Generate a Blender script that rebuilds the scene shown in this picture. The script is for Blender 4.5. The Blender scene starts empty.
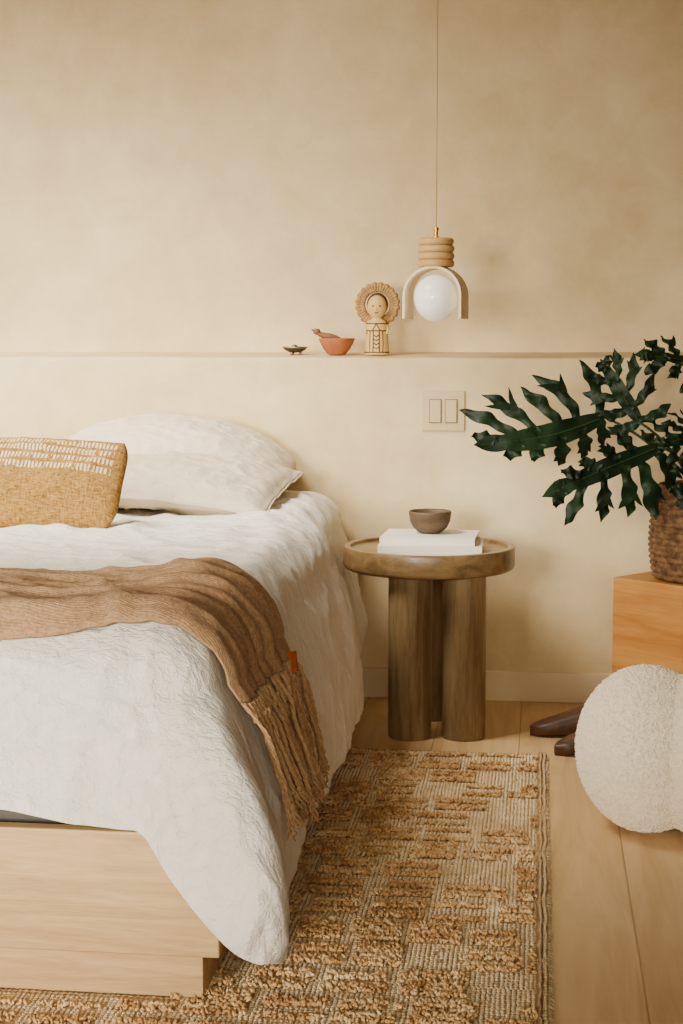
import bpy, bmesh, math, random
from mathutils import Vector, Matrix, noise
PI=math.pi
random.seed(7)
SC=bpy.context.scene
COL=SC.collection
# ------------------------------------------------------------------ camera
FPX=1600.0
TH=math.atan(198.5/FPX); PH=math.atan(172/FPX)
CAM=Vector((0,0,1.10))
Rv=Vector((math.cos(TH),math.sin(TH),0))
Fv=Vector((-math.sin(TH)*math.cos(PH),math.cos(TH)*math.cos(PH),-math.sin(PH)))
Uv=Rv.cross(Fv)
cd=bpy.data.cameras.new('camera'); cam=bpy.data.objects.new('camera',cd); COL.objects.link(cam)
cd.sensor_width=36; cd.lens=FPX/1024*36
cam.matrix_world=Matrix((( Rv.x,Uv.x,-Fv.x,CAM.x),(Rv.y,Uv.y,-Fv.y,CAM.y),(Rv.z,Uv.z,-Fv.z,CAM.z),(0,0,0,1)))
SC.camera=cam
def W(px,py,Y):
    r=Rv*((px-341.5)/FPX)+Uv*((512-py)/FPX)+Fv
    return CAM+r*((Y-CAM.y)/r.y)
def FZ(px,py,z=0):
    r=Rv*((px-341.5)/FPX)+Uv*((512-py)/FPX)+Fv
    return CAM+r*((z-CAM.z)/r.z)
# ------------------------------------------------------------------ helpers
def lin(c):
    def f(x):
        x/=255.0
        return x/12.92 if x<=.04045 else ((x+.055)/1.055)**2.4
    return (f(c[0]),f(c[1]),f(c[2]),1)
def sm(a,b,x):
    t=max(0,min(1,(x-a)/(b-a))); return t*t*(3-2*t)
def nz(x,y,z=0): return noise.noise(Vector((x,y,z)))
class NT:
    def __init__(s,name):
        s.m=bpy.data.materials.new(name); s.m.use_nodes=True
        s.t=s.m.node_tree; s.b=s.t.nodes['Principled BSDF']
    def n(s,ty,**k):
        o=s.t.nodes.new(ty)
        for a,b in k.items(): setattr(o,a,b)
        return o
    def l(s,a,b): s.t.links.new(a,b)
    def val(s,sock,v): 
        if hasattr(v,'is_output') : s.l(v,sock)
        else: sock.default_value=v
    def math(s,op,a,b=0,c=0):
        o=s.n('ShaderNodeMath',operation=op)
        s.val(o.inputs[0],a); s.val(o.inputs[1],b); s.val(o.inputs[2],c)
        return o.outputs[0]
    def coord(s,kind='Object',scale=(1,1,1)):
        tc=s.n('ShaderNodeTexCoord'); mp=s.n('ShaderNodeMapping')
        mp.inputs['Scale'].default_value=scale
        s.l(tc.outputs[kind],mp.inputs['Vector']); return mp.outputs[0]
    def noise(s,vec,scale,detail=4,rough=.5,dist=0):
        o=s.n('ShaderNodeTexNoise'); s.l(vec,o.inputs['Vector'])
        o.inputs['Scale'].default_value=scale; o.inputs['Detail'].default_value=detail
        o.inputs['Roughness'].default_value=rough; o.inputs['Distortion'].default_value=dist
        return o.outputs['Fac']
    def ramp(s,fac,stops):
        o=s.n('ShaderNodeValToRGB'); s.l(fac,o.inputs[0]); e=o.color_ramp.elements
        while len(e)<len(stops): e.new(.5)
        for i,(p,c) in enumerate(stops):
            e[i].position=p; e[i].color=c
        return o.outputs[0]
    def mix(s,fac,a,b):
        o=s.n('ShaderNodeMix',data_type='RGBA')
        s.val(o.inputs[0],fac); s.val(o.inputs[6],a); s.val(o.inputs[7],b)
        return o.outputs[2]
    def bump(s,h,strength,dist=.01,prev=None):
        o=s.n('ShaderNodeBump'); s.l(h,o.inputs['Height'])
        o.inputs['Strength'].default_value=strength; o.inputs['Distance'].default_value=dist
        if prev is not None: s.l(prev,o.inputs['Normal'])
        return o.outputs[0]
def M(name,c1,c2=None,scale=5,stretch=(1,1,1),rough=.7,bump=0,bscale=60,bstretch=(1,1,1),bdist=.004,metal=0,sheen=0,detail=4,lo=.35,hi=.65,spec=None):
    t=NT(name); c2=c2 or c1
    v=t.coord('Object',stretch)
    f=t.noise(v,scale,detail)
    t.l(t.ramp(f,[(lo,lin(c1)),(hi,lin(c2))]),t.b.inputs['Base Color'])
    t.b.inputs['Roughness'].default_value=rough
    t.b.inputs['Metallic'].default_value=metal
    if spec is not None: t.b.inputs['Specular IOR Level'].default_value=spec
    if sheen: t.b.inputs['Sheen Weight'].default_value=sheen
    if bump:
        h=t.noise(t.coord('Object',bstretch),bscale,3)
        t.l(t.bump(h,bump,bdist),t.b.inputs['Normal'])
    return t.m
class MB:
    def __init__(s): s.v=[]; s.f=[]
    def grid(s,fn,nu,nv,wu=False,wv=False):
        o=len(s.v)
        for i in range(nu):
            for j in range(nv): s.v.append(tuple(fn(i,j)))
        for i in range(nu if wu else nu-1):
            for j in range(nv if wv else nv-1):
                a=i;b=(i+1)%nu;c=j;d=(j+1)%nv
                s.f.append((o+a*nv+c,o+b*nv+c,o+b*nv+d,o+a*nv+d))
        return o
    def box(s,x0,x1,y0,y1,z0,z1):
        o=len(s.v)
        for x in (x0,x1):
            for y in (y0,y1):
                for z in (z0,z1): s.v.append((x,y,z))
        for q in ((0,1,3,2),(4,6,7,5),(0,4,5,1),(2,3,7,6),(0,2,6,4),(1,5,7,3)): s.f.append(tuple(o+k for k in q))
        return s
    def lathe(s,prof,seg=48,c=(0,0,0),sx=1,sy=1,mod=None):
        o=len(s.v); n=len(prof)
        for i in range(seg):
            a=2*PI*i/seg
            for (r,z) in prof:
                rr=r*(mod(a,z) if mod else 1)
                s.v.append((c[0]+rr*math.cos(a)*sx,c[1]+rr*math.sin(a)*sy,c[2]+z))
        for i in range(seg):
            k=(i+1)%seg
            for j in range(n-1): s.f.append((o+i*n+j,o+k*n+j,o+k*n+j+1,o+i*n+j+1))
        if prof[0][0]>1e-4: s.f.append(tuple(o+i*n for i in range(seg)))
        if prof[-1][0]>1e-4: s.f.append(tuple(o+i*n+n-1 for i in range(seg)))
        return s
    def tube(s,pts,rad,seg=10,closed=False,flat=1.0):
        pts=[Vector(p) for p in pts]; n=len(pts); o=len(s.v)
        up=Vector((0,0,1)); 
        d0=(pts[1]-pts[0]).normalized()
        if abs(d0.dot(up))>.9: up=Vector((1,0,0))
        side=d0.cross(up).normalized()
        for i,p in enumerate(pts):
            if closed: d=(pts[(i+1)%n]-pts[i-1]).normalized()
            else: d=(pts[min(i+1,n-1)]-pts[max(i-1,0)]).normalized()
            side=(side-d*side.dot(d)).normalized(); u=side.cross(d)
            r=rad[i] if isinstance(rad,(list,tuple)) else rad
            for k in range(seg):
                a=2*PI*k/seg
                s.v.append(tuple(p+side*math.cos(a)*r+u*math.sin(a)*r*flat))
        for i in range(n if closed else n-1):
            j=(i+1)%n
            for k in range(seg):
                m=(k+1)%seg
                s.f.append((o+i*seg+k,o+i*seg+m,o+j*seg+m,o+j*seg+k))
        if not closed:
            s.f.append(tuple(o+k for k in range(seg))); s.f.append(tuple(o+(n-1)*seg+k for k in range(seg)))
        return s
    def ell(s,c,r,nu=20,nv=12,fn=None):
        prof=[(max(1e-5,math.sin(PI*j/nv)),-math.cos(PI*j/nv)) for j in range(nv+1)]
        o=len(s.v)
        for i in range(nu):
            a=2*PI*i/nu
            for (q,z) in prof:
                p=Vector((q*math.cos(a)*r[0],q*math.sin(a)*r[1],z*r[2]))
                if fn: p=fn(p)
                s.v.append(tuple(p+Vector(c)))
        n=nv+1
        for i in range(nu):
            k=(i+1)%nu
            for j in range(nv): s.f.append((o+i*n+j,o+k*n+j,o+k*n+j+1,o+i*n+j+1))
        return s
def obj(name,mb,mat,parent=None,world=False,smooth=True,recalc=True,bevel=0,weld=True,loc=None,auto=None):
    me=bpy.data.meshes.new(name)
    off=Vector((0,0,0))
    if world and parent is not None: off=parent.location
    if loc is not None: off=Vector(loc)
    vs=[tuple(Vector(p)-off) for p in mb.v] if off.length>0 else mb.v
    me.from_pydata(vs,[],mb.f)
    bm=bmesh.new(); bm.from_mesh(me)
    if weld: bmesh.ops.remove_doubles(bm,verts=bm.verts,dist=2e-5)
    if recalc: bmesh.ops.recalc_face_normals(bm,faces=bm.faces)
    bm.to_mesh(me); bm.free()
    if smooth:
        me.polygons.foreach_set('use_smooth',[True]*len(me.polygons))
        if auto is not None: me.set_sharp_from_angle(angle=auto)
    me.materials.append(mat); me.update()
    o=bpy.data.objects.new(name,me); COL.objects.link(o)
    if parent is not None: o.parent=parent
    if loc is not None: o.location=loc
    if bevel:
        b=o.modifiers.new('bevel','BEVEL'); b.width=bevel; b.segments=3; b.limit_method='ANGLE'
        if smooth and auto is None: me.set_sharp_from_angle(angle=math.radians(50))
    return o
def thing(name,label,cat,loc=(0,0,0),rz=0,group=None):
    o=bpy.data.objects.new(name,None); COL.objects.link(o); o.location=loc; o.rotation_euler=(0,0,rz)
    o.empty_display_size=.05
    return tag(o,label,cat,group)
def tag(o,label,cat,group=None):
    o['label']=label; o['category']=cat
    if group: o['group']=group
    return o
def struct(o): o['kind']='structure'; return o
A40=math.radians(40)
# ------------------------------------------------------------------ materials
def plaster():
    t=NT('limewash_plaster')
    v=t.coord('Object',(1,1,1))
    f1=t.noise(v,1.1,4,.55,.5); f2=t.noise(v,8,6,.68,.3)
    s=t.math('ADD',t.math('MULTIPLY',f1,.6),t.math('MULTIPLY',f2,.4))
    c=t.ramp(s,[(.34,lin((204,178,130))),(.5,lin((220,196,150))),(.66,lin((234,214,171)))])
    t.l(c,t.b.inputs['Base Color']); t.b.inputs['Roughness'].default_value=.85
    h=t.noise(v,16,6,.6); h2=t.noise(v,4,3,.5)
    n=t.bump(h,.18,.01); n=t.bump(h2,.22,.02,n)
    t.l(n,t.b.inputs['Normal']); return t.m
mPl=plaster()
mBase=M('baseboard_paint',(220,198,156),(226,204,164),rough=.6)
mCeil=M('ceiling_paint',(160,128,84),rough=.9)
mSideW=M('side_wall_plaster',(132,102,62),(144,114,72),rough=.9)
def floor_mat():
    t=NT('oak_plank_floor')
    tc=t.n('ShaderNodeTexCoord'); sp=t.n('ShaderNodeSeparateXYZ'); t.l(tc.outputs['Object'],sp.inputs[0])
    x=sp.outputs[0]; y=sp.outputs[1]
    PW=.235
    u=t.math('DIVIDE',t.math('SUBTRACT',x,.190),PW)
    idx=t.math('FLOOR',u); fr=t.math('FRACT',u)
    wn=t.n('ShaderNodeTexWhiteNoise',noise_dimensions='1D'); t.l(idx,wn.inputs['W'])
    cv=t.n('ShaderNodeCombineXYZ'); t.l(t.math('MULTIPLY',x,9),cv.inputs[0]); t.l(t.math('MULTIPLY',y,.8),cv.inputs[1]); t.l(t.math('MULTIPLY',wn.outputs[0],20),cv.inputs[2])
    g=t.noise(cv.outputs[0],2.2,6,.6,1.2)
    c=t.ramp(g,[(.3,lin((186,150,100))),(.5,lin((204,170,120))),(.7,lin((216,184,136)))])
    c=t.mix(t.math('MULTIPLY',wn.outputs[0],.3),c,lin((194,158,108)))
    e=t.math('MINIMUM',t.math('MINIMUM',fr,t.math('SUBTRACT',1,fr)),.012)
    gap=t.math('DIVIDE',e,.012)
    c=t.mix(gap,lin((150,118,78)),c)
    t.l(c,t.b.inputs['Base Color']); t.b.inputs['Roughness'].default_value=.45
    n=t.bump(gap,.35,.003); n=t.bump(g,.08,.003,n); t.l(n,t.b.inputs['Normal'])
    return t.m
mFloor=floor_mat()
def wood(name,c1,c2,axis,rough=.5,s=3,br=.1):
    st={'x':(.7,9,9),'y':(9,.7,9),'z':(9,9,.7)}[axis]
    t=NT(name); v=t.coord('Object',st)
    g=t.noise(v,s,6,.6,1.0)
    v2=t.coord('Object',tuple(q*4 for q in st)); g2=t.noise(v2,s*3,3,.5)
    k=t.math('ADD',t.math('MULTIPLY',g,.75),t.math('MULTIPLY',g2,.25))
    stops=[(.35,lin(c1)),(.62,lin(c2))]
    t.l(t.ramp(k,stops),t.b.inputs['Base Color']); t.b.inputs['Roughness'].default_value=rough
    t.l(t.bump(k,br,.003),t.b.inputs['Normal']); return t.m
mOak=wood('oak_bed_wood',(172,136,86),(208,174,122),'x',.5,3,.15)
mOakD=wood('oak_plinth_wood',(170,134,86),(200,166,116),'x',.5)
mOakS=wood('oak_side_wood',(190,156,106),(214,184,136),'y',.5)
mTabl=wood('bronzed_table_wood',(92,74,48),(142,120,84),'z',.28,3)
mTabT=wood('bronzed_top_wood',(98,76,48),(146,118,80),'x',.32,3)
mBlock=wood('honey_block_wood',(164,104,42),(194,136,66),'x',.5,2)
mDarkW=wood('dark_walnut',(56,34,18),(90,56,32),'x',.45,3)
mBowlW=wood('weathered_bowl_wood',(64,48,34),(102,80,56),'x',.6,3)
mDisc=wood('pale_disc_wood',(180,138,82),(210,170,110),'x',.55,3)
def linen(name,c1,c2,bs=.35,sheen=.1):
    t=NT(name)
    v=t.coord('Object',(1,1,1))
    f=t.noise(v,3,4); t.l(t.ramp(f,[(.35,lin(c1)),(.65,lin(c2))]),t.b.inputs['Base Color'])
    t.b.inputs['Roughness'].default_value=.95; t.b.inputs['Sheen Weight'].default_value=sheen
    t.b.inputs['Specular IOR Level'].default_value=.15
    w=t.noise(v,240,2,.6); cr=t.noise(v,11,4,.55,.5); fi=t.noise(t.coord('Object',(1,2.2,1)),36,6,.66,.35)
    n=t.bump(cr,bs,.018); n=t.bump(fi,bs*1.7,.012,n); n=t.bump(w,.4,.0015,n)
    t.l(n,t.b.inputs['Normal']); return t.m
mDuvet=linen('white_linen',(244,237,223),(250,244,232),.6)
mPillow=linen('oat_linen',(212,196,169),(221,206,181),.4)
mPillow2=linen('cream_linen',(220,205,179),(228,213,189),.3)
mMatt=M('charcoal_mattress_ticking',(84,80,74),(98,92,84),rough=.95,bump=.3,bscale=300)
def throw_mat(name,c1,c2):
    t=NT(name)
    v=t.coord('Object',(1,1,1))
    f=t.noise(v,140,4,.7); f2=t.noise(v,6,3)
    k=t.math('ADD',t.math('MULTIPLY',f,.7),t.math('MULTIPLY',f2,.3))
    t.l(t.ramp(k,[(.35,lin(c1)),(.6,lin(c2))]),t.b.inputs['Base Color'])
    t.b.inputs['Roughness'].default_value=1; t.b.inputs['Sheen Weight'].default_value=.08
    t.b.inputs['Specular IOR Level'].default_value=.1
    w=t.n('ShaderNodeTexWave',wave_type='BANDS',bands_direction='Y'); t.l(v,w.inputs[0]); w.inputs['Scale'].default_value=80; w.inputs['Distortion'].default_value=2.0
    n=t.bump(w.outputs['Fac'],.3,.002); n=t.bump(f,.7,.004,n)
    t.l(n,t.b.inputs['Normal']); return t.m
mThrow=throw_mat('brown_woven_throw',(138,104,72),(188,150,112))
mFringe=throw_mat('lightened_fringe_yarn',(160,122,84),(206,168,126))  # lighter copy of the throw colour, raised to offset shading on the bed side
mLeath=M('tan_leather',(186,90,38),(200,102,46),rough=.5,bump=.1,bscale=200)
def cushion_mat():
    t=NT('ochre_woven_cushion')
    tc=t.n('ShaderNodeTexCoord'); sp=t.n('ShaderNodeSeparateXYZ'); t.l(tc.outputs['UV'],sp.inputs[0])
    wob=t.noise(t.coord('UV',(110,1.5,1)),1.0,2)
    u=sp.outputs[0]; v=t.math('ADD',sp.outputs[1],t.math('MULTIPLY',t.math('SUBTRACT',wob,.5),.025))
    n2=t.noise(t.coord('UV',(60,62,1)),1.0,3,.7)
    n3=t.noise(t.coord('UV',(230,14,1)),1.0,2,.6)
    n4=t.noise(t.coord('UV',(40,150,1)),1.0,2,.6)
    k=t.math('ADD',t.math('MULTIPLY',n2,.4),t.math('ADD',t.math('MULTIPLY',n3,.3),t.math('MULTIPLY',n4,.3)))
    base=t.ramp(k,[(.40,lin((116,82,36))),(.58,lin((184,142,78)))])
    uu=t.math('FRACT',t.math('MULTIPLY',u,104))
    row=t.math('FRACT',t.math('MULTIPLY',t.math('SUBTRACT',v,.50),10.0))
    tick=t.math('MULTIPLY',t.math('GREATER_THAN',uu,.46),t.math('GREATER_THAN',row,.32))
    band=t.math('MULTIPLY',t.math('GREATER_THAN',v,.50),t.math('LESS_THAN',v,.90))
    band=t.math('MULTIPLY',band,t.math('LESS_THAN',u,.965))
    brk=t.math('GREATER_THAN',t.noise(t.coord('UV',(104,10,1)),1.0,0),.32)
    msk=t.math('MULTIPLY',t.math('MULTIPLY',tick,band),brk)
    t.l(t.mix(t.math('MULTIPLY',msk,.8),base,lin((236,220,186))),t.b.inputs['Base Color'])
    t.b.inputs['Roughness'].default_value=.95
    t.b.inputs['Specular IOR Level'].default_value=.1
    n=t.bump(k,1.0,.012); n=t.bump(msk,.5,.003,n); t.l(n,t.b.inputs['Normal']); return t.m
mCush=cushion_mat()
def boucle():
    t=NT('cream_boucle'); v=t.coord('Object',(1,1,1))
    f=t.noise(v,90,3,.6,1)
    t.l(t.ramp(f,[(.3,lin((238,220,192))),(.6,lin((249,236,214)))]),t.b.inputs['Base Color'])
    t.b.inputs['Roughness'].default_value=1; t.b.inputs['Sheen Weight'].default_value=.3
    t.b.inputs['Specular IOR Level'].default_value=.1
    n=t.bump(f,.5,.004); t.l(n,t.b.inputs['Normal']); return t.m
mBouc=boucle()
def rug_mat():
    t=NT('jute_flat_weave'); v=t.coord('Object',(1,1,1))
    w=t.n('ShaderNodeTexWave',wave_type='BANDS',bands_direction='Y'); t.l(v,w.inputs[0]); w.inputs['Scale'].default_value=26; w.inputs['Distortion'].default_value=3; w.inputs['Detail Scale'].default_value=8
    w2=t.n('ShaderNodeTexWave',wave_type='BANDS',bands_direction='X'); t.l(v,w2.inputs[0]); w2.inputs['Scale'].default_value=30; w2.inputs['Distortion'].default_value=4
    f=t.noise(v,60,4,.7)
    k=t.math('ADD',t.math('MULTIPLY',w.outputs['Fac'],.2),t.math('ADD',t.math('MULTIPLY',w2.outputs['Fac'],.3),t.math('MULTIPLY',f,.5)))
    t.l(t.ramp(k,[(.25,lin((156,124,86))),(.5,lin((196,166,124))),(.75,lin((222,198,158)))]),t.b.inputs['Base Color'])
    t.b.inputs['Roughness'].default_value=1; t.b.inputs['Specular IOR Level'].default_value=.1
    n=t.bump(k,1,.008); t.l(n,t.b.inputs['Normal']); return t.m
mRug=rug_mat()
def tuft_mat(name,c1,c2,c3):
    t=NT(name); v=t.coord('Object',(1,1,1))
    f=t.noise(v,30,4,.75); f2=t.noise(v,5,2)
    f=t.math('ADD',t.math('MULTIPLY',f,.65),t.math('MULTIPLY',f2,.35))
    t.l(t.ramp(f,[(.38,lin(c1)),(.5,lin(c2)),(.62,lin(c3))]),t.b.inputs['Base Color'])
    t.b.inputs['Roughness'].default_value=1; t.b.inputs['Specular IOR Level'].default_value=.05
    t.l(t.bump(t.noise(v,300,2),.5,.002),t.b.inputs['Normal']); return t.m
mTuft=tuft_mat('jute_tuft',(164,120,76),(206,166,116),(238,210,164))
mTuftL=tuft_mat('pale_jute_yarn',(192,166,126),(220,198,160),(240,222,190))
mTerr=M('terracotta',(150,84,48),(168,98,58),rough=.8,scale=20)
mBrownC=M('brown_clay',(104,68,38),(134,92,54),rough=.7,scale=30)
mSilver=M('aged_metal',(130,122,110),(160,152,138),rough=.3,metal=1,scale=40)
mBlackM=M('dark_metal',(56,50,44),(72,66,58),rough=.4,metal=.6)
mFig=M('ochre_ceramic',(146,108,58),(172,132,78),rough=.6,scale=60,bump=.4,bscale=150)
mFigL=M('pale_ceramic_glaze',(200,162,94),(216,180,112),rough=.55)
mFigD=M('dark_glaze',(66,42,24),(86,58,34),rough=.6)
mBrass=M('brushed_brass',(190,145,76),(206,160,90),rough=.3,metal=1)
mShade=M('cream_ceramic_arch',(232,213,176),(240,223,190),rough=.6,scale=12,bump=.08,bscale=90)
mGlobe=M('opal_glass',(250,246,238),(252,249,243),rough=.18)
_b=mGlobe.node_tree.nodes['Principled BSDF']; _b.inputs['Emission Color'].default_value=(1,.93,.82,1); _b.inputs['Emission Strength'].default_value=.10
mCord=M('tan_textile_cord',(190,156,104),(202,168,116),rough=.9)
mPlate=M('beige_switch_plastic',(196,168,122),(200,172,126),rough=.45)
mBookC=M('white_book_cloth',(238,231,218),(242,236,224),rough=.7)
mPage=M('book_pages',(228,216,192),(240,230,208),scale=3,stretch=(1,1,160),rough=.9)
def leafmat():
    t=NT('dark_green_leaf'); v=t.coord('Object',(1,1,1)); f=t.noise(v,9,4)
    t.l(t.ramp(f,[(.35,lin((10,26,12))),(.65,lin((26,50,24)))]),t.b.inputs['Base Color'])
    t.b.inputs['Roughness'].default_value=.5
    t.b.inputs['Specular IOR Level'].default_value=.3
    t.l(t.bump(t.noise(v,30,3),.2,.005),t.b.inputs['Normal']); return t.m
mLeaf=leafmat()
mStem=M('green_stem',(40,58,28),(58,78,36),rough=.6)
mBask=M('brown_woven_basket',(76,50,30),(128,94,60),scale=50,rough=.95,bump=.8,bscale=160)
mSoil=M('potting_soil',(38,26,18),(54,38,26),scale=60,rough=1,bump=.8,bscale=80)
mRec=M('recess_shade_tone',(126,102,70))  # plate colour darkened to paint the shade around the rockers
# ------------------------------------------------------------------ room
YW=4.85; YU=5.10
ZF=W(300,357.5,YW).z; ZB=W(300,352.0,YU).z
def ledge_z(y): return ZF+(ZB-ZF)*(y-YW)/(YU-YW)
XA,XB=-3.4,2.4; YB=-3.0; HC=2.75
prof=[(YW,0)]
for z in [ZF*i/6 for i in range(1,6)]: prof.append((YW,z))
prof.append((YW,ZF-.016))
for k in range(7):
    a=PI/2*k/6; prof.append((YW+.014*(1-math.cos(a)),ZF-.010+.011*math.sin(a)))
NL=len(prof)
prof+= [(YU-.06,ledge_z(YU-.06)),(YU-.001,ZB),(YU,ZB+.001),(YU,1.5),(YU,2.0),(YU,HC),(YU+.15,HC),(YU+.15,0)]
mb=MB(); nx=160
def wf(i,j):
    x=XA+(XB-XA)*i/(nx-1); y,z=prof[j]
    if 0<j<NL+4:
        y+=.0025*nz(x*3,z*3); z+=(.0018*nz(x*5,2.3) if j>5 else 0)
    return (x,y,z)
mb.grid(wf,nx,len(prof),wv=True)
struct(obj('wall_back',mb,mPl,auto=math.radians(35)))
struct(obj('baseboard_back',MB().box(XA,XB,YW-.014,YW-.0005,0,.092),mBase,smooth=False,bevel=.003))
struct(obj('floor',MB().box(XA,XB,YB,YU+.15,-.05,0),mFloor,smooth=False))
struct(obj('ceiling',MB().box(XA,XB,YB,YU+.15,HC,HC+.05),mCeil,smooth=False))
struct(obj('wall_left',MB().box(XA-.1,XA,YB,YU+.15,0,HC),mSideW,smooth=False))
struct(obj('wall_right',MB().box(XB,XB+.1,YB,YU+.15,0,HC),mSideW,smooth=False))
# ------------------------------------------------------------------ rug
FC=FZ(206,1000,.008)
YBF=FC.y-.032
RX0,RX1,RY0,RY1=-2.9,.026,1.5,FZ(500,755).y
RT=.008
rug=thing('area_rug','chunky straw coloured jute rug with tufted dashes under the bed','rug',((RX0+RX1)/2,(RY0+RY1)/2,0))
mb=MB(); nxr,nyr=360,330
def rf(i,j):
    x=RX0+(RX1-RX0)*i/(nxr-1); y=RY0+(RY1-RY0)*j/(nyr-1)
    e=1 if (0<i<nxr-1 and 0<j<nyr-1) else 0
    if i in(0,nxr-1): x+=.004*nz(y*14,3)+.002*nz(y*60,3)
    if j in(0,nyr-1): y+=.004*nz(x*14,7)
    return (x,y,e*(RT+.0015*nz(x*40,y*40))+.0005)
mb.grid(rf,nxr,nyr)
obj('woven_base',mb,mRug,rug,world=True,recalc=False)
ico_v=[];t_=(1+5**.5)/2
for a,b in ((-1,t_),(1,t_),(-1,-t_),(1,-t_)): ico_v.append(Vector((a,b,0)).normalized())
for a,b in ((-1,t_),(1,t_),(-1,-t_),(1,-t_)): ico_v.append(Vector((0,a,b)).normalized())
for a,b in ((t_,-1),(t_,1),(-t_,-1),(-t_,1)): ico_v.append(Vector((a,0,b)).normalized())
ico_f=[(0,11,5),(0,5,1),(0,1,7),(0,7,10),(0,10,11),(1,5,9),(5,11,4),(11,10,2),(10,7,6),(7,1,8),(3,9,4),(3,4,2),(3,2,6),(3,6,8),(3,8,9),(4,9,5),(2,4,11),(6,2,10),(8,6,7),(9,8,1)]
def blob(mb,c,r,rz,rx=0):
    o=len(mb.v); cs,sn=math.cos(rz),math.sin(rz); c2,s2=math.cos(rx),math.sin(rx)
    for v in ico_v:
        x,y,z=v.x*r[0],v.y*r[1],v.z*r[2]
        y,z=y*c2-z*s2,y*s2+z*c2
        mb.v.append((c[0]+x*cs-y*sn,c[1]+x*sn+y*cs,c[2]+z))
    for f in ico_f: mb.f.append(tuple(o+k for k in f))
mb=MB(); ml=MB(); rnd=random.Random(3)
rowstep=.0170; rows=int((RY1-.010-2.1)/rowstep)
for r in range(rows):
    y=2.1+r*rowstep
    x=-.80 if y>2.62 else -1.35
    while x<RX1-.022:
        if x<-.60 and y>YBF+.020: x+=.0084; continue
        blk=r//7; rr_=r%7
        sh=random.Random(blk*7+2).uniform(0,.12)
        xx_=x+5+.006*nz(y*6,2)+sh
        wdt=.100+.05*random.Random(blk*13+1).random()
        c=math.floor(xx_/wdt); fr=xx_/wdt-c
        h=random.Random(c*131+blk*17).random()
        g=random.Random(c*31+r*7).random()
        on = rr_<6 and (rr_%3)!=2 and fr<.82
        if h<.12: on=False
        if g<.08: on=False
        if h>.85 and rr_<6: on=fr<.82
        if nz(x*11,y*13,4)<-.45: on=False
        if on:
            for q in range(4):
                s=rnd.uniform(.6,1.25)
                blob(mb,(x+rnd.uniform(-.006,.006),y+rnd.uniform(-.0065,.0065),RT+.004+rnd.uniform(-.001,.004)),(.0023*s,.0082*s,.0034*s),rnd.uniform(-.9,.9),rnd.uniform(-.5,.5))
        elif rnd.random()<.97:
            blob(ml,(x+rnd.uniform(-.001,.001),y+rnd.uniform(-.0015,.0015)-.004,RT+.0005),(.0036,.0056,.0024),rnd.uniform(-.25,.25))
            blob(ml,(x+rnd.uniform(-.001,.001),y+.0048+rnd.uniform(-.0015,.0015),RT+.0005),(.0036,.0054,.0022),rnd.uniform(-.25,.25))
        x+=.0084
obj('tufted_pile',mb,mTuft,rug,world=True,recalc=False,weld=False)['kind']='stuff'
obj('ribbed_yarn',ml,mTuftL,rug,world=True,recalc=False,weld=False)['kind']='stuff'
mb=MB()
for k,xx in enumerate((RX1-.004,RX1-.013)):
    pts=[];rad=[]
    for i in range(700):
        y=RY0+(RY1-RY0)*i/699
        pts.append((xx+.004*nz(y*10,0)+.0015*nz(y*50,k),y,RT+.0005)); rad.append(.0042+.0012*math.sin(y*520+k*PI)+.001*nz(y*90,k))
    mb.tube(pts,rad,8)
obj('braided_edge',mb,mRug,rug,world=True)
mb=MB()
for k in range(500):
    y=RY0+.4+(RY1-RY0-.4)*k/499; l=rnd.uniform(.003,.011); a=rnd.uniform(-.6,.6)
    mb.tube([(RX1-.004,y,RT),(RX1+l*.6,y+l*a*.5,RT*.7),(RX1+l,y+l*a,.003)],[.0012,.0010,.0006],4)
obj('loose_threads',mb,mTuftL,rug,world=True)['kind']='stuff'
# ------------------------------------------------------------------ bed
XR=-.530; XL=-2.62; YF=YBF+.015; RHO=.11; ZT=.632
BX1=W(219,940,YBF).x; BX0=XL
bed=thing('platform_bed','light oak platform bed with recessed plinth under white bedding','bed',((BX0+BX1)/2,3.7,RT+.004))
zb=RT+.003
PZ=W(120,954,YBF).z; TZ=W(50,829,YBF).z
obj('plinth',MB().box(BX0+.09,BX1-.034,YBF+.032,4.30,zb,PZ),mOakD,bed,world=True,smooth=False,bevel=.002)
obj('front_rail',MB().box(BX0,BX1,YBF,YBF+.03,PZ,TZ),mOak,bed,world=True,smooth=False,bevel=.003)
obj('side_rail',MB().box(BX1-.085,BX1-.055,YBF+.0302,4.78,PZ,TZ),mOakS,bed,world=True,smooth=False,bevel=.003)
obj('side_rail',MB().box(BX0+.055,BX0+.085,YBF+.0302,4.78,PZ,TZ),mOakS,bed,world=True,smooth=False,bevel=.003)
obj('deck',MB().box(BX0+.086,BX1-.086,YBF+.031,4.78,TZ-.05,TZ-.02),mOakD,bed,world=True,smooth=False)
tag(obj('mattress',MB().box(XL+.12,XR-.18,YF+.045,4.80,TZ-.019,ZT-.055),mMatt,bevel=.03,loc=((XL+XR)/2,3.7,TZ-.019)),'charcoal mattress edge showing between duvet and oak bed front','mattress')
SX=.56
def fronty(a): return .342+.045*sm(-.98,-.62,a)+.012*nz(a*4,0,3)
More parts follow.
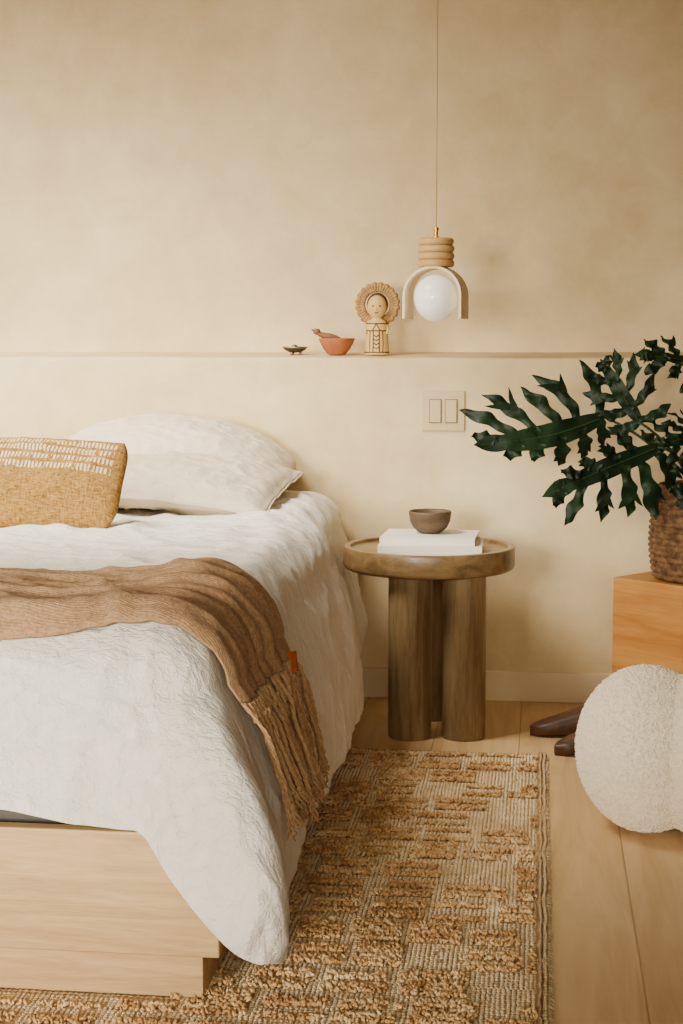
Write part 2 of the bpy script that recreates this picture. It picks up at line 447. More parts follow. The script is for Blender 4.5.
def dmap(a,b):
    xr=XR-.060*sm(4.05,4.36,b)
    if a>-1.5: ex=max(0,a-(XR-RHO)); sg=1
    else: ex=max(0,(XL+RHO)-a); sg=-1
    ey=max(0,(YF+RHO)-b)
    r=math.hypot(ex,ey)
    zt=ZT+.014*nz(a*1.6,b*1.6,1)
    cx=a-sg*ex; cy=b+ey
    if sg==1:
        k=sm(-1.1,XR-RHO,cx); cx=cx-(XR-xr)*k
    if r<1e-6: return Vector((cx,b,zt)),Vector((0,0,1)),0.,0.
    if ex>0 and ey>0:
        By=fronty(XR-RHO); q=max(ex/SX,ey/By)
        phi=math.atan2(ey/By,ex/SX)
        f=phi/(PI/2)
        g=1-f
        rm=By+(SX-By)*g**1.2+.125*sm(0.05,.50,g)*(1-sm(.55,1.0,g))
        r=q*rm
        dx,dy=math.cos(phi),-math.sin(phi)
    else:
        phi=math.atan2(ey,ex); dx,dy=sg*ex/r,-ey/r
    c2=math.sin(2*phi)**2
    if r<RHO*PI/2:
        t=r/RHO; out=RHO*math.sin(t); dn=RHO*(1-math.cos(t)); L=0
    else:
        t=PI/2; L=r-RHO*PI/2
        side=abs(dx)
        near=1-sm(2.6,3.3,b+ey)
        mid=sm(3.0,3.5,b)*(1-sm(4.0,4.3,b))
        fl=.05+.05*side+.07*side*near+.17*c2+.04*side*mid
        out=RHO+L*math.sin(fl)+(.028+.004*side+.055*c2+.015*side*near+.012*side*mid)*math.sin(min(1,L/.50)*PI)**.8; dn=RHO+L*math.cos(fl)
        s=b-a*.8
        amp=min(1,L/.22)
        out+=amp*(.012*nz(s*4,L*.8,5)+.005*nz(s*13,L*2,9))
        out+=amp*c2*.020*math.cos(phi*8+.6)
    return Vector((cx+dx*out,cy+dy*out,zt-dn)),Vector((dx*math.sin(t),dy*math.sin(t),math.cos(t))),L,c2
def wrink(a,b):
    sd=1-.40*sm(XR-RHO,XR,a)
    w=.010*nz(a*3.2,b*3.2,2)
    q=nz(a*2.2+b*1.4,b*1.2-a*.5,6)
    w+=.009*math.exp(-(q*9)**2)
    q=nz(a*4+2,b*2.6,11)
    w+=.007*math.exp(-(q*8)**2)
    q=nz(a*2.4+b*4,b*5-a*2,17)
    w+=.005*math.exp(-(q*8)**2)
    w*=sd
    q=nz(a*9+b*3,b*7,23)
    w+=.0034*math.exp(-(q*6)**2)
    w+=.0030*nz(a*16,b*20,3)
    return w
mb=MB(); na,nb=380,310
a0,a1=XL+RHO-.50,XR-RHO+SX
def duv(i,j):
    a=a0+(a1-a0)*i/(na-1)
    bmin=YF+RHO-fronty(a)
    b=bmin+(4.79-bmin)*j/(nb-1)
    if a>XR-RHO:
        ee=(a-(XR-RHO))*(1-.03*nz(b*3,4,4)-.03*sm(3.9,4.5,b))
        a=XR-RHO+ee
    p,n,L,c2=dmap(a,b)
    p=p+n*wrink(a,b)
    if p.z<.030: p.z=.030
    return p
mb.grid(duv,na,nb)
duvet=obj('duvet',mb,mDuvet,recalc=False,loc=((XL+XR)/2,3.7,ZT))
tag(duvet,'rumpled white linen duvet draped over the bed to the rug','duvet')
so=duvet.modifiers.new('thick','SOLIDIFY'); so.thickness=.036; so.offset=-1
bv=duvet.modifiers.new('round','BEVEL'); bv.width=.014; bv.segments=3; bv.limit_method='ANGLE'; bv.angle_limit=math.radians(60)
# ------------------------------------------------------------------ throw
AE=XR-RHO+.205
tb0,tb1=2.510,2.945
def tshift(a): return .13*sm(-.90,AE+.08,a)
def toff(a,v):
    k=.004
    ph=v*4.6+.55*nz(a*1.1,v*1.2,2)+.22*a+.15
    fr=ph-math.floor(ph)
    am=.6+.5*nz(math.floor(ph)*3.1,a*.8,4)
    pl=(max(0,math.sin(PI*fr**.85)))**.55
    e=min(1,min(v,1-v)/.07)
    k+=e*pl*(.021*am+.006)
    k+=e*.004*math.sin(v*60+3*nz(a*2,v*3))
    return k
def tpt(a,v,extra=0):
    b=tb0+(tb1-tb0)*v+.02*nz(a*2,1,7)+tshift(a)*(.70+.5*v)
    p,n,L,c2=dmap(a,b)
    return p+n*(toff(a,v)+.009+max(0,wrink(a,b))+extra)
throw=thing('throw_blanket','brown woven throw blanket with tasselled end across foot of bed','blanket',(-1.3,2.8,ZT))
mb=MB(); nta,ntv=260,170
mb.grid(lambda i,j: tpt(-2.5+(AE+2.5)*i/(nta-1),j/(ntv-1)),nta,ntv)
ob=obj('blanket_cloth',mb,mThrow,throw,world=True,recalc=False)
so=ob.modifiers.new('thick','SOLIDIFY'); so.thickness=.004; so.offset=0
mb=MB(); rnd=random.Random(11)
NTs=42
for k in range(NTs):
    v=.005+.99*k/(NTs-1)
    ln=.225+.055*v+rnd.uniform(-.03,.02); sw=rnd.uniform(-.03,.04); lift=.006+.022*rnd.random()
    for s in range(3):
        pts=[];rad=[]
        for q in range(24):
            t=q/23
            a=AE+ln*t
            b=tb0+(tb1-tb0)*v+tshift(AE)*(.70+.5*v)+.03*(v-.3)*t+sw*t*t+.005*nz(t*6,k,s)
            p,n,L,c2=dmap(a,b)
            tw=t*30+s*2*PI/3+k
            sp=.0026*(1 if t<.82 else 1+(t-.82)*12)
            p=p+n*(.010+lift*min(1,t*4)+sp*math.cos(tw)+max(0,wrink(a,b))+(toff(AE,v)*(1-min(1,t*3))))+Vector((0,1,0))*sp*math.sin(tw)
            if p.z<.03:p.z=.03
            pts.append(p); rad.append(.0023 if q<23 else .0010)
            if q==19 and s==0: knot=p.copy()
        mb.tube(pts,rad,6)
    mb.ell(tuple(Vector(pts[3])),(.0055,.0055,.008),8,6)
    mb.ell(tuple(knot),(.0052,.0052,.006),8,6)
obj('fringe',mb,mFringe,throw,world=True)
tc_=tpt(AE-.010,.78,.014)
nrm=Vector((.62,-.76,.16)).normalized(); tdx=Vector((0,0,1)).cross(nrm).normalized(); tup=nrm.cross(tdx)
mb=MB(); mb.grid(lambda i,j:tc_+tdx*(-.018+.030*i/5)+tup*(-.034+.038*j/5)+nrm*.003*math.sin(i),6,6)
ob=obj('leather_tag',mb,mLeath,throw,world=True,recalc=False); ob['label']='small orange leather tag'
so=ob.modifiers.new('t','SOLIDIFY'); so.thickness=.003; so.offset=0
# ------------------------------------------------------------------ pillows
def pillow(name,label,cat,center,size,rot,mat,seed,group=None,wr=1.0,sag=0,exp=.42,ears=.05,rc=0,seam=True,fl=1.0):
    Wd,Hh,T=size; n1,n2=90,64
    mb=MB()
    def pt(i,j,s):
        u=-1+2*i/(n1-1); v=-1+2*j/(n2-1)
        uu=min(1,abs(u)/fl); vv=min(1,abs(v)/(fl*.985))
        e=max(0,(1-uu**2.6))*max(0,(1-vv**2.6))
        h=T*e**exp+(.0025 if fl<1 and abs(u)<.999 and abs(v)<.999 else 0)
        x=Wd*u*(1-ears*(1-v*v)*abs(u)-rc*v**4); y=Hh*v*(1-ears*1.2*(1-u*u)*abs(v)-rc*1.3*u**4)
        w=wr*min(1,e*4)*(.012*nz(u*3+seed,v*2.2,s)+.007*math.exp(-(7*nz(u*4+seed,v*4,s+3))**2)+.004*math.exp(-(7*nz(u*8+seed,v*3,s+6))**2))
        z=s*h+s*w
        if fl<1: z+=.006*nz(u*5+seed,v*4,8)*(1-min(1,e*4))
        z+=-sag*(u*u)
        return (x,y,z)
    mb.grid(lambda i,j:pt(i,j,1),n1,n2); mb.grid(lambda i,j:pt(i,j,-1),n1,n2)
    ob=obj(name,mb,mat)
    me=ob.data
    uvl=me.uv_layers.new(name='UVMap')
    for lp in me.loops:
        co=me.vertices[lp.vertex_index].co
        uvl.data[lp.index].uv=((co.x/Wd+1)/2,(co.y/Hh+1)/2)
    ob.location=center; ob.rotation_euler=rot
    if seam:
        mb=MB(); pts=[]
        for i in range(n1): pts.append(pt(i,0,1))
        for j in range(1,n2): pts.append(pt(n1-1,j,1))
        for i in range(n1-2,-1,-1): pts.append(pt(i,n2-1,1))
        for j in range(n2-2,0,-1): pts.append(pt(0,j,1))
        mb.tube(pts,.0022,6,closed=True)
        obj('seam',mb,mat,ob)
    return tag(ob,label,cat,group)
pillow('bed_pillow','lower oat linen pillow lying flat at the right side of the bed','pillow',(-1.115,4.43,.712),(.415,.255,.052),(math.radians(9),0,math.radians(-4)),mPillow,1.3,wr=.9,sag=.040,rc=.02,ears=.045,fl=.965)
pillow('bed_pillow','upper cream linen pillow slumped behind and on top of the flat one','pillow',(-1.115,4.645,.790),(.410,.19,.070),(math.radians(15),0,math.radians(2)),mPillow2,5.1,wr=.7,sag=.092,rc=.13,exp=.60,seam=False)
pillow('bed_pillow','cream pillow at far left behind the ochre cushion','pillow',(-2.06,4.60,.795),(.36,.20,.085),(math.radians(14),0,0),mPillow2,9.1,wr=.6,sag=.055,rc=.13,exp=.5,seam=False)
pillow('lumbar_cushion','ochre woven lumbar cushion with cream stitched band','cushion',(-1.507,3.88,.742),(.490,.135,.068),(math.radians(52),0,math.radians(-2)),mCush,3.3,wr=.9,ears=.02,rc=.055,exp=.5,seam=False)
# ------------------------------------------------------------------ side table
ty=4.51
TC=W(429,549,ty); tx,tz=TC.x,TC.z
R=.2435
tb=thing('side_table','round bronzed wood side table on three fat column legs','side table',(tx,ty,0))
zi=tz; zr=tz+.012; zbm=tz-.054
obj('tabletop',MB().lathe([(1e-5,zbm),(R-.012,zbm),(R-.004,zbm+.004),(R,zbm+.012),(R,zr-.006),(R-.002,zr-.001),(R-.006,zr),(R-.016,zr),(R-.019,zr-.002),(R-.021,zi+.002),(R-.024,zi),(1e-5,zi)],96),mTabT,tb,auto=A40)
lr=.0605
for (lx,ly) in [(W(409.5,740,4.36).x-tx,-.145),(W(463,740,4.36).x-tx,-.132),(.0,.09)]:
    obj('leg',MB().lathe([(1e-5,0),(lr-.003,0),(lr,.004),(lr,zbm-.0005),(1e-5,zbm-.0005)],48,(lx,ly,0)),mTabl,tb,auto=A40)
def book(label,loc,rz,w,d,h):
    b=thing('book',label,'book',loc,rz,None)
    obj('pages',MB().box(-w/2+.006,w/2-.005,-d/2+.005,d/2-.005,.003,h-.003),mPage,b,smooth=False)
    mb=MB(); mb.box(-w/2,w/2,-d/2,d/2,0,.003); mb.box(-w/2,w/2,-d/2,d/2,h-.003,h); mb.box(-w/2,w/2,-d/2,-d/2+.0035,.0031,h-.0031)
    obj('cover',mb,mBookC,b,smooth=False,bevel=.001)
by_=ty-.035
bx=W(431,545,by_).x
book('larger white book lying at the bottom of the two on the table',(bx+.002,by_,zi+.0005),math.radians(1),.288,.225,.026)
book('smaller white book directly under the wooden bowl',(bx-.001,by_+.005,zi+.027),math.radians(-2),.264,.205,.021)
zb2=zi+.0485; bwx=W(430,530,by_+.02).x
bw=[(1e-5,0),(.028,0),(.034,.003),(.048,.016),(.057,.034),(.060,.056),(.0605,.060),(.058,.063),(.055,.060),(.051,.038),(.041,.018),(.025,.009),(1e-5,.007)]
tag(obj('wooden_bowl',MB().lathe(bw,56),mBowlW),'small dark weathered wooden bowl on top of the two books','bowl').location=(bwx,by_+.02,zb2)
# ------------------------------------------------------------------ wall switch
s0=W(443.5,411,YW)
sw=thing('light_switch','square beige double light switch on wall between table and plant','light switch',(s0.x,YW,s0.z))
obj('cover_plate',MB().box(-.065,.065,-.007,-.0005,-.061,.061),mPlate,sw,smooth=False,bevel=.003)
for k in (-1,1):
    c=.024*k
    obj('rocker_gap_shade',MB().box(c-.0190,c+.0190,-.0085,-.0072,-.0365,.0365),mRec,sw,smooth=False)  # dark backing, its colour stands in for shade in the rocker gap
    obj('rocker',MB().box(c-.0165,c+.0165,-.0125,-.0088,-.034,.034),mPlate,sw,smooth=False,bevel=.0015)
# ------------------------------------------------------------------ pendant lamp
PY=4.62
pc=W(438,297,PY); sc=(W(448,297,PY)-W(438,297,PY)).length/10
px_=W(436,250,PY).x
pl=thing('pendant_lamp','pendant lamp with cream arch, white globe and stacked wooden discs','pendant lamp',(px_,PY,pc.z))
zc=pc.z
obj('globe',MB().ell((.001,0,-.5*sc),(22.5*sc,22.5*sc,24*sc),40,24),mGlobe,pl)
mb=MB(); Ro=30*sc; Ri=27.3*sc; hd=17*sc
ar=math.radians(-10)
def archpt(i,j):
    n=48
    t=i/n
    leg=.25
    if t<leg: z0=-22*sc+(23*sc)*(t/leg); dx,dz=-1,0
    elif t>1-leg: z0=1*sc-23*sc*((t-(1-leg))/leg); dx,dz=1,0
    else:
        a=PI-PI*(t-leg)/(1-2*leg); z0=1*sc; dx,dz=math.cos(a),math.sin(a)
    hdd=hd*(1-.12*abs(dz))
    sec=[(Ro,-hdd),(Ro+.003,0),(Ro,hdd),(Ri,hdd),(Ri+.002,0),(Ri,-hdd)]
    r,y=sec[j]
    x=r*dx
    return (x*math.cos(ar)-y*math.sin(ar),x*math.sin(ar)+y*math.cos(ar),z0+r*dz*.98)
o=mb.grid(archpt,49,6,wv=True)
mb.f.append(tuple(o+k for k in range(6))); mb.f.append(tuple(o+48*6+k for k in range(6)))
obj('arch_shade',mb,mShade,pl,auto=A40,bevel=.002)
zt0=W(436,267,PY).z-zc
dz=7.1*sc
for k in range(4):
    r=(18.5-.6*(k==3))*sc; z=zt0+k*dz
    obj('wooden_disc',MB().lathe([(1e-5,z),(r*.9,z),(r*.98,z+dz*.2),(r,z+dz*.5),(r*.98,z+dz*.8),(r*.9,z+dz*.98),(1e-5,z+dz*.98)],48),mDisc,pl,auto=math.radians(60))
zz=zt0+4*dz
obj('connector',MB().lathe([(1e-5,zz),(.009,zz),(.009,zz+.004),(.0055,zz+.006),(.0055,zz+.022),(.0075,zz+.023),(.0075,zz+.030),(1e-5,zz+.031)],20),mBrass,pl,auto=A40)
obj('cord',MB().tube([(0,0,zz+.03),(0.0005,0,zz+.5),(0,0,HC-zc-.02)],.0016,8),mCord,pl)
obj('ceiling_canopy',MB().lathe([(1e-5,HC-zc-.025),(.045,HC-zc-.025),(.05,HC-zc-.02),(.05,HC-zc-.0005),(1e-5,HC-zc-.0005)],32),mBrass,pl,auto=A40)
# ------------------------------------------------------------------ ledge things
LY=4.945; ZO=ledge_z(LY)+.002
def onledge(px): return W(px,352,LY).x
x=onledge(295)
tr=thing('metal_trinket','tiny dark metal dish trinket on the ledge left of terracotta bowl','ornament',(x,LY,ZO))
obj('dish',MB().lathe([(1e-5,.006),(.020,.008),(.034,.016),(.038,.021),(.036,.023),(.020,.018),(1e-5,.016)],32,sy=.7),mBlackM,tr)
obj('rim_ring',MB().tube([(.037*math.cos(a*PI/16),.026*math.sin(a*PI/16),.0225) for a in range(32)],.0028,8,closed=True),mSilver,tr)
obj('knob',MB().lathe([(1e-5,.0165),(.010,.018),(.012,.024),(.006,.030),(1e-5,.032)],20),mSilver,tr)
for a in (0,2.1,4.2):
    obj('foot',MB().ell((.017*math.cos(a),.012*math.sin(a),.0045),(.0055,.0055,.0048),10,8),mSilver,tr)
x=onledge(337)
b=[(1e-5,0),(.024,0),(.028,.002),(.040,.016),(.050,.034),(.056,.048),(.056,.051),(.053,.051),(.046,.036),(.036,.018),(.020,.008),(1e-5,.007)]
o_=tag(obj('terracotta_bowl',MB().lathe(b,48),mTerr),'small terracotta bowl on the ledge beside the figurine','bowl'); o_.location=(x,LY-.005,ZO)
mb=MB()
mb.tube([(-.055,0,.070),(-.045,0,.064),(-.030,0,.059),(-.012,0,.056),(.008,0,.052),(.026,0,.046)],[.004,.009,.0125,.013,.010,.005],14,flat=.8)
mb.ell((-.052,0,.071),(.012,.010,.010),14,10)
mb.tube([(-.060,0,.074),(-.070,0,.078)],[.004,.0015],8)
o_=tag(obj('carved_ornament',mb,mBrownC),'small brown carved ornament leaning across the terracotta bowl rim','ornament'); o_.location=(x-.010,LY-.005,ZO)
x=onledge(377)
fg=thing('figurine','ochre ceramic figurine with scalloped ring halo standing on the ledge','figurine',(x,LY,ZO))
u=1/325.0
obj('body',MB().lathe([(1e-5,0),(11.8*u,0),(12.2*u,1.5*u),(11.6*u,12*u),(11.2*u,22*u),(10.8*u,30*u),(8.5*u,34*u),(5.2*u,36*u),(4.8*u,38*u),(1e-5,38*u)],40,sy=.75),mFigL,fg)
obj('head',MB().ell((0,0,47.5*u),(9.8*u,7.8*u,12*u),32,20),mFigL,fg)
obj('hair',MB().ell((0,2.8*u,50*u),(10.8*u,6.8*u,12*u),32,20),mFigD,fg)
mb=MB()
for k in (-1,1):
    mb.ell((k*3.4*u,-7.2*u,48.5*u),(1.3*u,.8*u,.8*u),10,8)
mb.tube([(-1.8*u,-7.1*u,42*u),(0,-7.4*u,41.6*u),(1.8*u,-7.1*u,42*u)],.5*u,6)
obj('painted_face',mb,mFigD,fg)
obj('nose',MB().ell((0,-7.7*u,45.8*u),(.9*u,1.0*u,2.2*u),10,8),mFigL,fg)
mb=MB()
for zz_,rq in ((2.5,12.2),(24,11.1),(31,10.4)):
    r=rq*u+.2*u
    mb.tube([(r*math.cos(a*PI/20),.75*r*math.sin(a*PI/20),zz_*u) for a in range(40)],.6*u,5,closed=True)
def onb(xx,zz_):
    rr=(12.1-.040*zz_)*u
    return (xx*u,-.75*math.sqrt(max(0,rr*rr-(xx*u)**2))-.1*u,zz_*u)
for q in (-2,2): mb.tube([onb(q*1.6,2.5),onb(q*1.5,12),onb(q*1.5,24)],.6*u,5)
for zq in (8,12,16,20): mb.tube([onb(-3,zq),onb(0,zq-2),onb(3,zq)],.55*u,5)
for k in (-1,1):
    mb.tube([onb(k*6.4,2.5),onb(k*6.6,12),onb(k*6.2,24)],.5*u,5)
    mb.tube([onb(k*4,24),onb(k*2,27.5),onb(0,31)],.5*u,5)
obj('painted_lines',mb,mFigD,fg)
for k in (-1,1):
    obj('arm',MB().tube([(k*10.2*u,-1*u,30*u),(k*11.4*u,-3*u,25*u),(k*10.2*u,-6.0*u,21*u)],[1.5*u,1.4*u,1.0*u],8),mFigL,fg)
mb=MB()
hp=[(12.5,6.2),(12.5,4.0),(14,3.0),(16,2.6),(17,3.6),(18,3.0),(19.5,2.6),(21.3,3.2),(22.2,4.6),(21.5,6.4)]
def hal(i,j):
    a=2*PI*i/260; r,y=hp[j]
    m=1+(.07*abs(math.sin(a*10)) -.04 if r>18.5 else 0)
    tw=.5*math.sin(a*40) if 13.5<r<20 else 0
    return (r*m*u*math.cos(a),(y+tw)*u,50*u+r*m*u*math.sin(a))
mb.grid(hal,260,len(hp),wu=True,wv=True)
obj('scalloped_halo',mb,mFig,fg)
# ------------------------------------------------------------------ plant stand
c0=W(613,577,4.50); sz=c0.z
rzs=math.radians(-40)
bl=.40
ctr=Vector((c0.x,4.50,0))+Matrix.Rotation(rzs,3,'Z')@Vector((bl/2,.15,0))
st=thing('plant_stand','honey wood block plant stand with dark splayed wooden feet','stand',(ctr.x,ctr.y,0),rzs)
obj('block',MB().box(-bl/2,bl/2,-.15,.15,.17,sz),mBlock,st,smooth=False,bevel=.004)
inv=Matrix.Rotation(-rzs,3,'Z')
def foot(tip,root,wd):
    a=inv@(Vector(tip)-Vector((ctr.x,ctr.y,0))); b=inv@(Vector(root)-Vector((ctr.x,ctr.y,0)))
    d=(a-b).normalized(); s=Vector((-d.y,d.x,0)); Lf=(a-b).length
    m=MB(); n=24
    def f(i,j):
        t=i/(n-1)
        w=wd*(1.05-.45*t)*math.sqrt(max(.02,1-max(0,(t-.88)/.12)**2))
        zt=.169*(1-t)+.030*t
        zl=max(.001,.10*(1-sm(0,.45,t)))
        ang=2*PI*j/20
        cx=math.copysign(abs(math.cos(ang))**.7,math.cos(ang)); cz=math.copysign(abs(math.sin(ang))**.7,math.sin(ang))
        p=b+d*(Lf*t)+s*(w*cx)
        return (p.x,p.y,(zt+zl)/2+(zt-zl)/2*cz)
    o=m.grid(f,n,20,wv=True)
    m.f.append(tuple(o+k for k in range(20))); m.f.append(tuple(o+(n-1)*20+k for k in range(20)))
    obj('leg',m,mDarkW,st,auto=A40)
f1=FZ(530,730,.015); f2=FZ(555,750,.015)
foot((f1.x,f1.y,0),(ctr.x-.08,ctr.y-.02,0),.058)
foot((f2.x,f2.y,0),(ctr.x-.03,ctr.y-.08,0),.058)
foot((ctr.x+.25,ctr.y+.12,0),(ctr.x+.06,ctr.y+.04,0),.06)
foot((ctr.x+.22,ctr.y-.20,0),(ctr.x+.06,ctr.y-.06,0),.06)
# ------------------------------------------------------------------ potted plant
bc=W(704,580,4.50); bxx,byy=bc.x,4.50
pp=thing('potted_plant','dark green deeply lobed leafy plant in brown woven basket','plant',(bxx,byy,sz+.003))
BH=.262; mb=MB(); nr=16; per=6; segb=180
def basket(i,j):
    a=2*PI*i/segb; t=j/(nr*per); row=int(t*nr-1e-6)
    Rb=.128+.020*math.sin(PI*min(1,t*.9+.12))
    ridge=abs(math.sin(PI*t*nr))
    w=math.sin(a*30+(row%2)*PI)
    r=Rb+.007*ridge*(.75+.55*w)
    return (r*math.cos(a),r*math.sin(a),t*BH)
mb.grid(basket,segb,nr*per+1,wu=True)
ob=obj('basket',mb,mBask,pp,recalc=True)
so=ob.modifiers.new('t','SOLIDIFY'); so.thickness=.008; so.offset=-1
obj('basket_base',MB().lathe([(1e-5,.0),(.122,.0),(.122,.008),(1e-5,.008)],40),mBask,pp)
obj('soil',MB().lathe([(1e-5,BH-.04),(.126,BH-.04),(.126,BH-.03),(.06,BH-.022),(1e-5,BH-.018)],40),mSoil,pp)
base_w=Vector((bxx,byy,sz))
def leaf(base,tip,normal,width,nl=7,droop=.12,seed=0,cup=.10,curve=0,up=1.0,dn=1.0,bwf=.044):
    rn=random.Random(seed)
    base=Vector(base)-base_w; tip=Vector(tip)-base_w
    ax=tip-base; L=ax.length; e1=ax/L; nn=Vector(normal); e3=(nn-e1*nn.dot(e1)).normalized(); e2=e3.cross(e1)
    mb=MB()
    def P(s,w,lift=0):
        d=-droop*L*(s*s-s*.6)
        return base+e1*(L*s)+e2*(w+curve*L*math.sin(PI*s))+e3*(d-cup*abs(w)**1.3/ max(.01,width)**.3+lift+.010*nz(s*7,w*30,seed))
    nS=34
    def hw(s): return width*(.17*math.sin(PI*min(1,s*.90+.08))**.7+.02)*(1 if s<.9 else max(.05,(1-s)/.1))
    mb.grid(lambda i,j:P(i/(nS-1),hw(i/(nS-1))*(-1+j*.5)),nS,5)
    for side in(-1,1):
        lf_=up if (e2.z*side)>0 else dn
        for k in range(nl):
            f=k/(nl-1)
            s0=.05+.80*f+rn.uniform(-.012,.012)
            ang=math.radians(110-74*f+rn.uniform(-7,7))
            ll=width*(.74+.36*math.sin(PI*min(1,f*.8+.22)))*rn.uniform(.86,1.12)*lf_
            if k==nl-1: ll*=.65
            bw_=L*bwf*rn.uniform(.9,1.15)*(1-.25*f)
            ph=rn.uniform(0,6); tw=rn.uniform(-.5,.5)
            nq=28; lift=.0006*(k%3)+.015*rn.uniform(-1,1)
            cs=[];x,y=s0*L,0; an=ang; bend=rn.uniform(1.2,4.0)
            for q in range(nq):
                cs.append((x,y,an)); x+=math.cos(an)*ll/(nq-1); y+=math.sin(an)*ll/(nq-1); an-=math.radians(bend*14/28)
            def lp_(i,j):
                t=i/(nq-1); cx_,cy_,an_=cs[i]
                h=bw_*(.74+.40*sm(.15,.60,t))*(1+.24*math.sin(t*16+ph+(0 if j<2 else 2.2)))
                h*= max(.02,1-max(0,(t-.58)/.42)**2.2)
                o=(-1+j*.5)*h
                X=cx_-math.sin(an_)*o; Y=cy_+math.cos(an_)*o
                return P(X/L,side*Y,lift*t-.038*t*t*(ll/.15)*(.5+.5*math.sin(ph))-abs(o)*.15+o*tw*t+.004*math.sin(t*17+ph)*abs(j-2))
            mb.grid(lp_,nq,5)
            if f<.8:
                for (qi,sg) in ((14,1),(17,-1)):
                    if rn.random()<.4: continue
                    cx_,cy_,an_=cs[qi]
                    an2=an_+math.radians(rn.uniform(30,44))*sg
                    tl=ll*.30*rn.uniform(.8,1.15)+bw_*.5
                    def tp(i,j):
                        t=i/7; h=bw_*.60*max(.02,1-t**2.0); o=(-1+j)*h
                        X=cx_+math.cos(an2)*tl*t-math.sin(an2)*o; Y=cy_+math.sin(an2)*tl*t+math.cos(an2)*o
                        return P(X/L,side*Y,lift*(qi/28)+.001)
                    mb.grid(tp,8,3)
    def tl_(i,j):
        t=i/11; h=L*.055*(1+.5*math.sin(PI*t*.8))*max(.02,1-t**2)
        return P(.82+.24*t,(-1+j*.5)*h)
    mb.grid(tl_,12,5)
    lf=obj('leaf',mb,mLeaf,pp,recalc=False,weld=True)
    rib=MB(); rib.tube([P(s/12,0,.001) for s in range(13)],[.0018*(1-.07*s) for s in range(13)],6)
    obj('midrib',rib,mStem,lf)
    top=P(0,0); root=Vector((rn.uniform(-.03,.03),rn.uniform(-.03,.03),BH-.03))
    pts=[]
    mid=root.lerp(top,.5)+Vector((0,0,.05))
    for k in range(15):
        t=k/14; pts.append(root*(1-t)**2+mid*2*t*(1-t)+top*t*t)
    obj('leaf_stem',MB().tube(pts,[.0055-.002*k/14 for k in range(15)],8),mStem,pp)
leaf(W(604,418,4.52),W(484,444,4.36),(-.1,-1,.15),.180,6,.14,1,curve=.05,up=1.0,dn=.44,bwf=.054)
leaf(W(640,424,4.46),W(602,364,4.44),(-.4,-1,.2),.115,5,.08,21,up=.85,dn=.85,bwf=.072)
leaf(W(660,448,4.42),W(552,492,4.24),(-.1,-1,.25),.150,6,.14,3,up=.5,dn=1.0,bwf=.054)
leaf(W(712,366,4.48),W(642,354,4.36),(.1,-1,.4),.075,5,.12,4,bwf=.068)
leaf(W(712,436,4.36),W(660,444,4.22),(-.1,-1,.3),.095,5,.1,5,bwf=.070)
leaf(W(722,456,4.36),W(684,506,4.22),(.2,-1,.4),.080,5,.1,6,bwf=.070)
leaf(W(735,420,4.50),W(800,360,4.50),(.2,-1,.5),.15,6,.1,7)
leaf(W(735,440,4.45),W(830,460,4.40),(.2,-1,.6),.15,6,.1,8)
leaf(W(755,440,4.45),W(800,350,4.50),(.1,-1,.3),.10,6,.06,9)
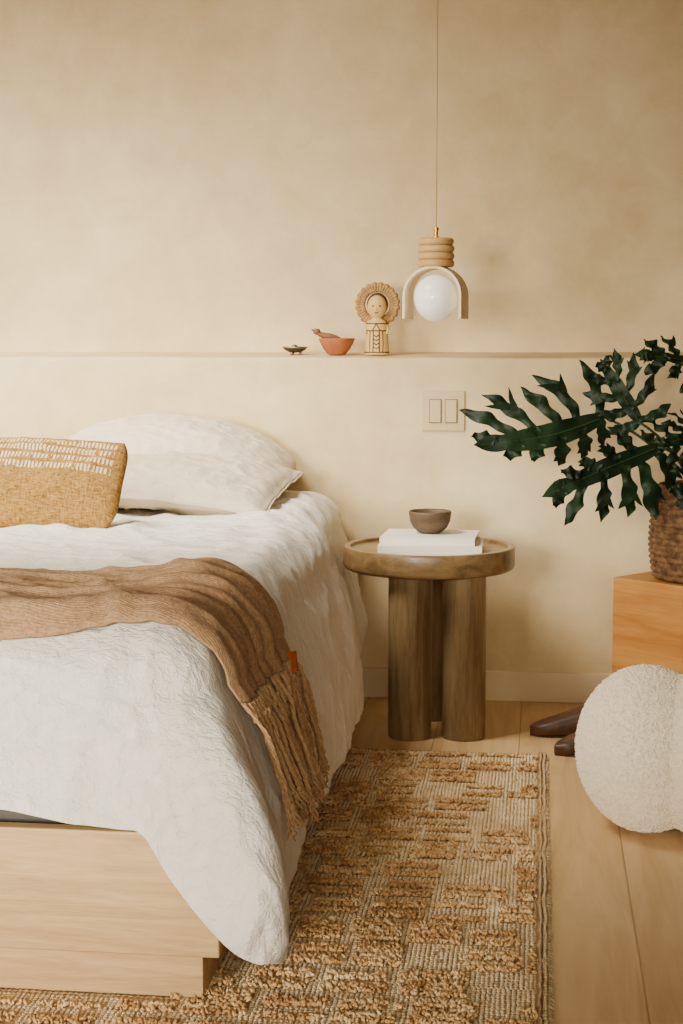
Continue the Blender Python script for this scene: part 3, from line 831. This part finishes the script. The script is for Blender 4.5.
# ------------------------------------------------------------------ boucle pouf
PYF=3.60
pr=.186
pcf=W(647,750,PYF)
LO=Vector((.140,-.030,0))
def sdp(p):
    def e(q,r): 
        k=Vector((q.x/r[0],q.y/r[1],q.z/r[2])); return (k.length-1)*min(r)
    d1=e(p,(.158,.19,pr)); d2=e(p-LO,(.158,.19,pr))
    k=.008; h=max(0,min(1,.5+.5*(d2-d1)/k)); return d2*(1-h)+d1*h-k*h*(1-h)
def cast(d):
    c=LO*.5; lo,hi=0,.6
    for _ in range(14):
        m=(lo+hi)/2
        if sdp(c+d*m)<0: lo=m
        else: hi=m
    return c+d*lo
mb=MB()
def pouf(i,j):
    a=2*PI*i/120; b=PI*j/63
    p=cast(Vector((math.sin(b)*math.cos(a),math.sin(b)*math.sin(a),-math.cos(b))))
    if p.z<-pr+.006: p.z=-pr+.006
    return p
mb.grid(pouf,120,64,wu=True)
rb=random.Random(5)
for k in range(32000):
    z=rb.uniform(-1,1); a=rb.uniform(0,2*PI)
    q=math.sqrt(1-z*z); d=Vector((q*math.cos(a),q*math.sin(a),z))
    if d.y>.45: continue
    p=cast(d)+d*rb.uniform(-.0015,.002)
    if p.z<-pr+.012 : continue
    s=rb.uniform(.6,1.4)
    blob(mb,(p.x,p.y,p.z),(.0034*s,.0017*s,.0019*s),rb.uniform(0,3),rb.uniform(-1.5,1.5))
o_=tag(obj('boucle_pouf',mb,mBouc,recalc=False,weld=False),'round lobed cream boucle pouf on the wooden floor','pouf')
o_.location=(pcf.x,PYF,pr-.004)
# ------------------------------------------------------------------ lights
def area(name,loc,target,sx,sy,e,col,spread=PI):
    l=bpy.data.lights.new(name,'AREA'); l.shape='RECTANGLE'; l.size=sx; l.size_y=sy; l.energy=e; l.color=col; l.spread=spread
    o=bpy.data.objects.new(name,l); COL.objects.link(o); o.location=loc
    o.rotation_euler=(Vector(target)-Vector(loc)).to_track_quat('-Z','Y').to_euler(); return o
area('window_light',(-2.7,2.3,1.5),(-1.6,4.8,.85),1.5,1.2,24,(1,.93,.77),math.radians(85))
area('added_overhead_fill',(-1.8,3.75,2.62),(-1.15,4.45,.60),1.6,.8,33,(1,.94,.80),math.radians(74))  # unseen fill added to brighten the ledge top and bedding
area('added_low_front_fill',(-2.1,-1.2,1.25),(-1.0,4.0,.20),1.4,1.1,27,(1,.93,.78),math.radians(42))  # added narrow fill that lifts the bed front and lower wall
area('room_fill',(.2,-1.6,1.5),(-.5,4.0,.10),1.8,1.4,10,(1,.88,.66),math.radians(60))
w=bpy.data.worlds.new('world'); SC.world=w; w.use_nodes=True
w.node_tree.nodes['Background'].inputs[0].default_value=(1,.82,.54,1); w.node_tree.nodes['Background'].inputs[1].default_value=.11
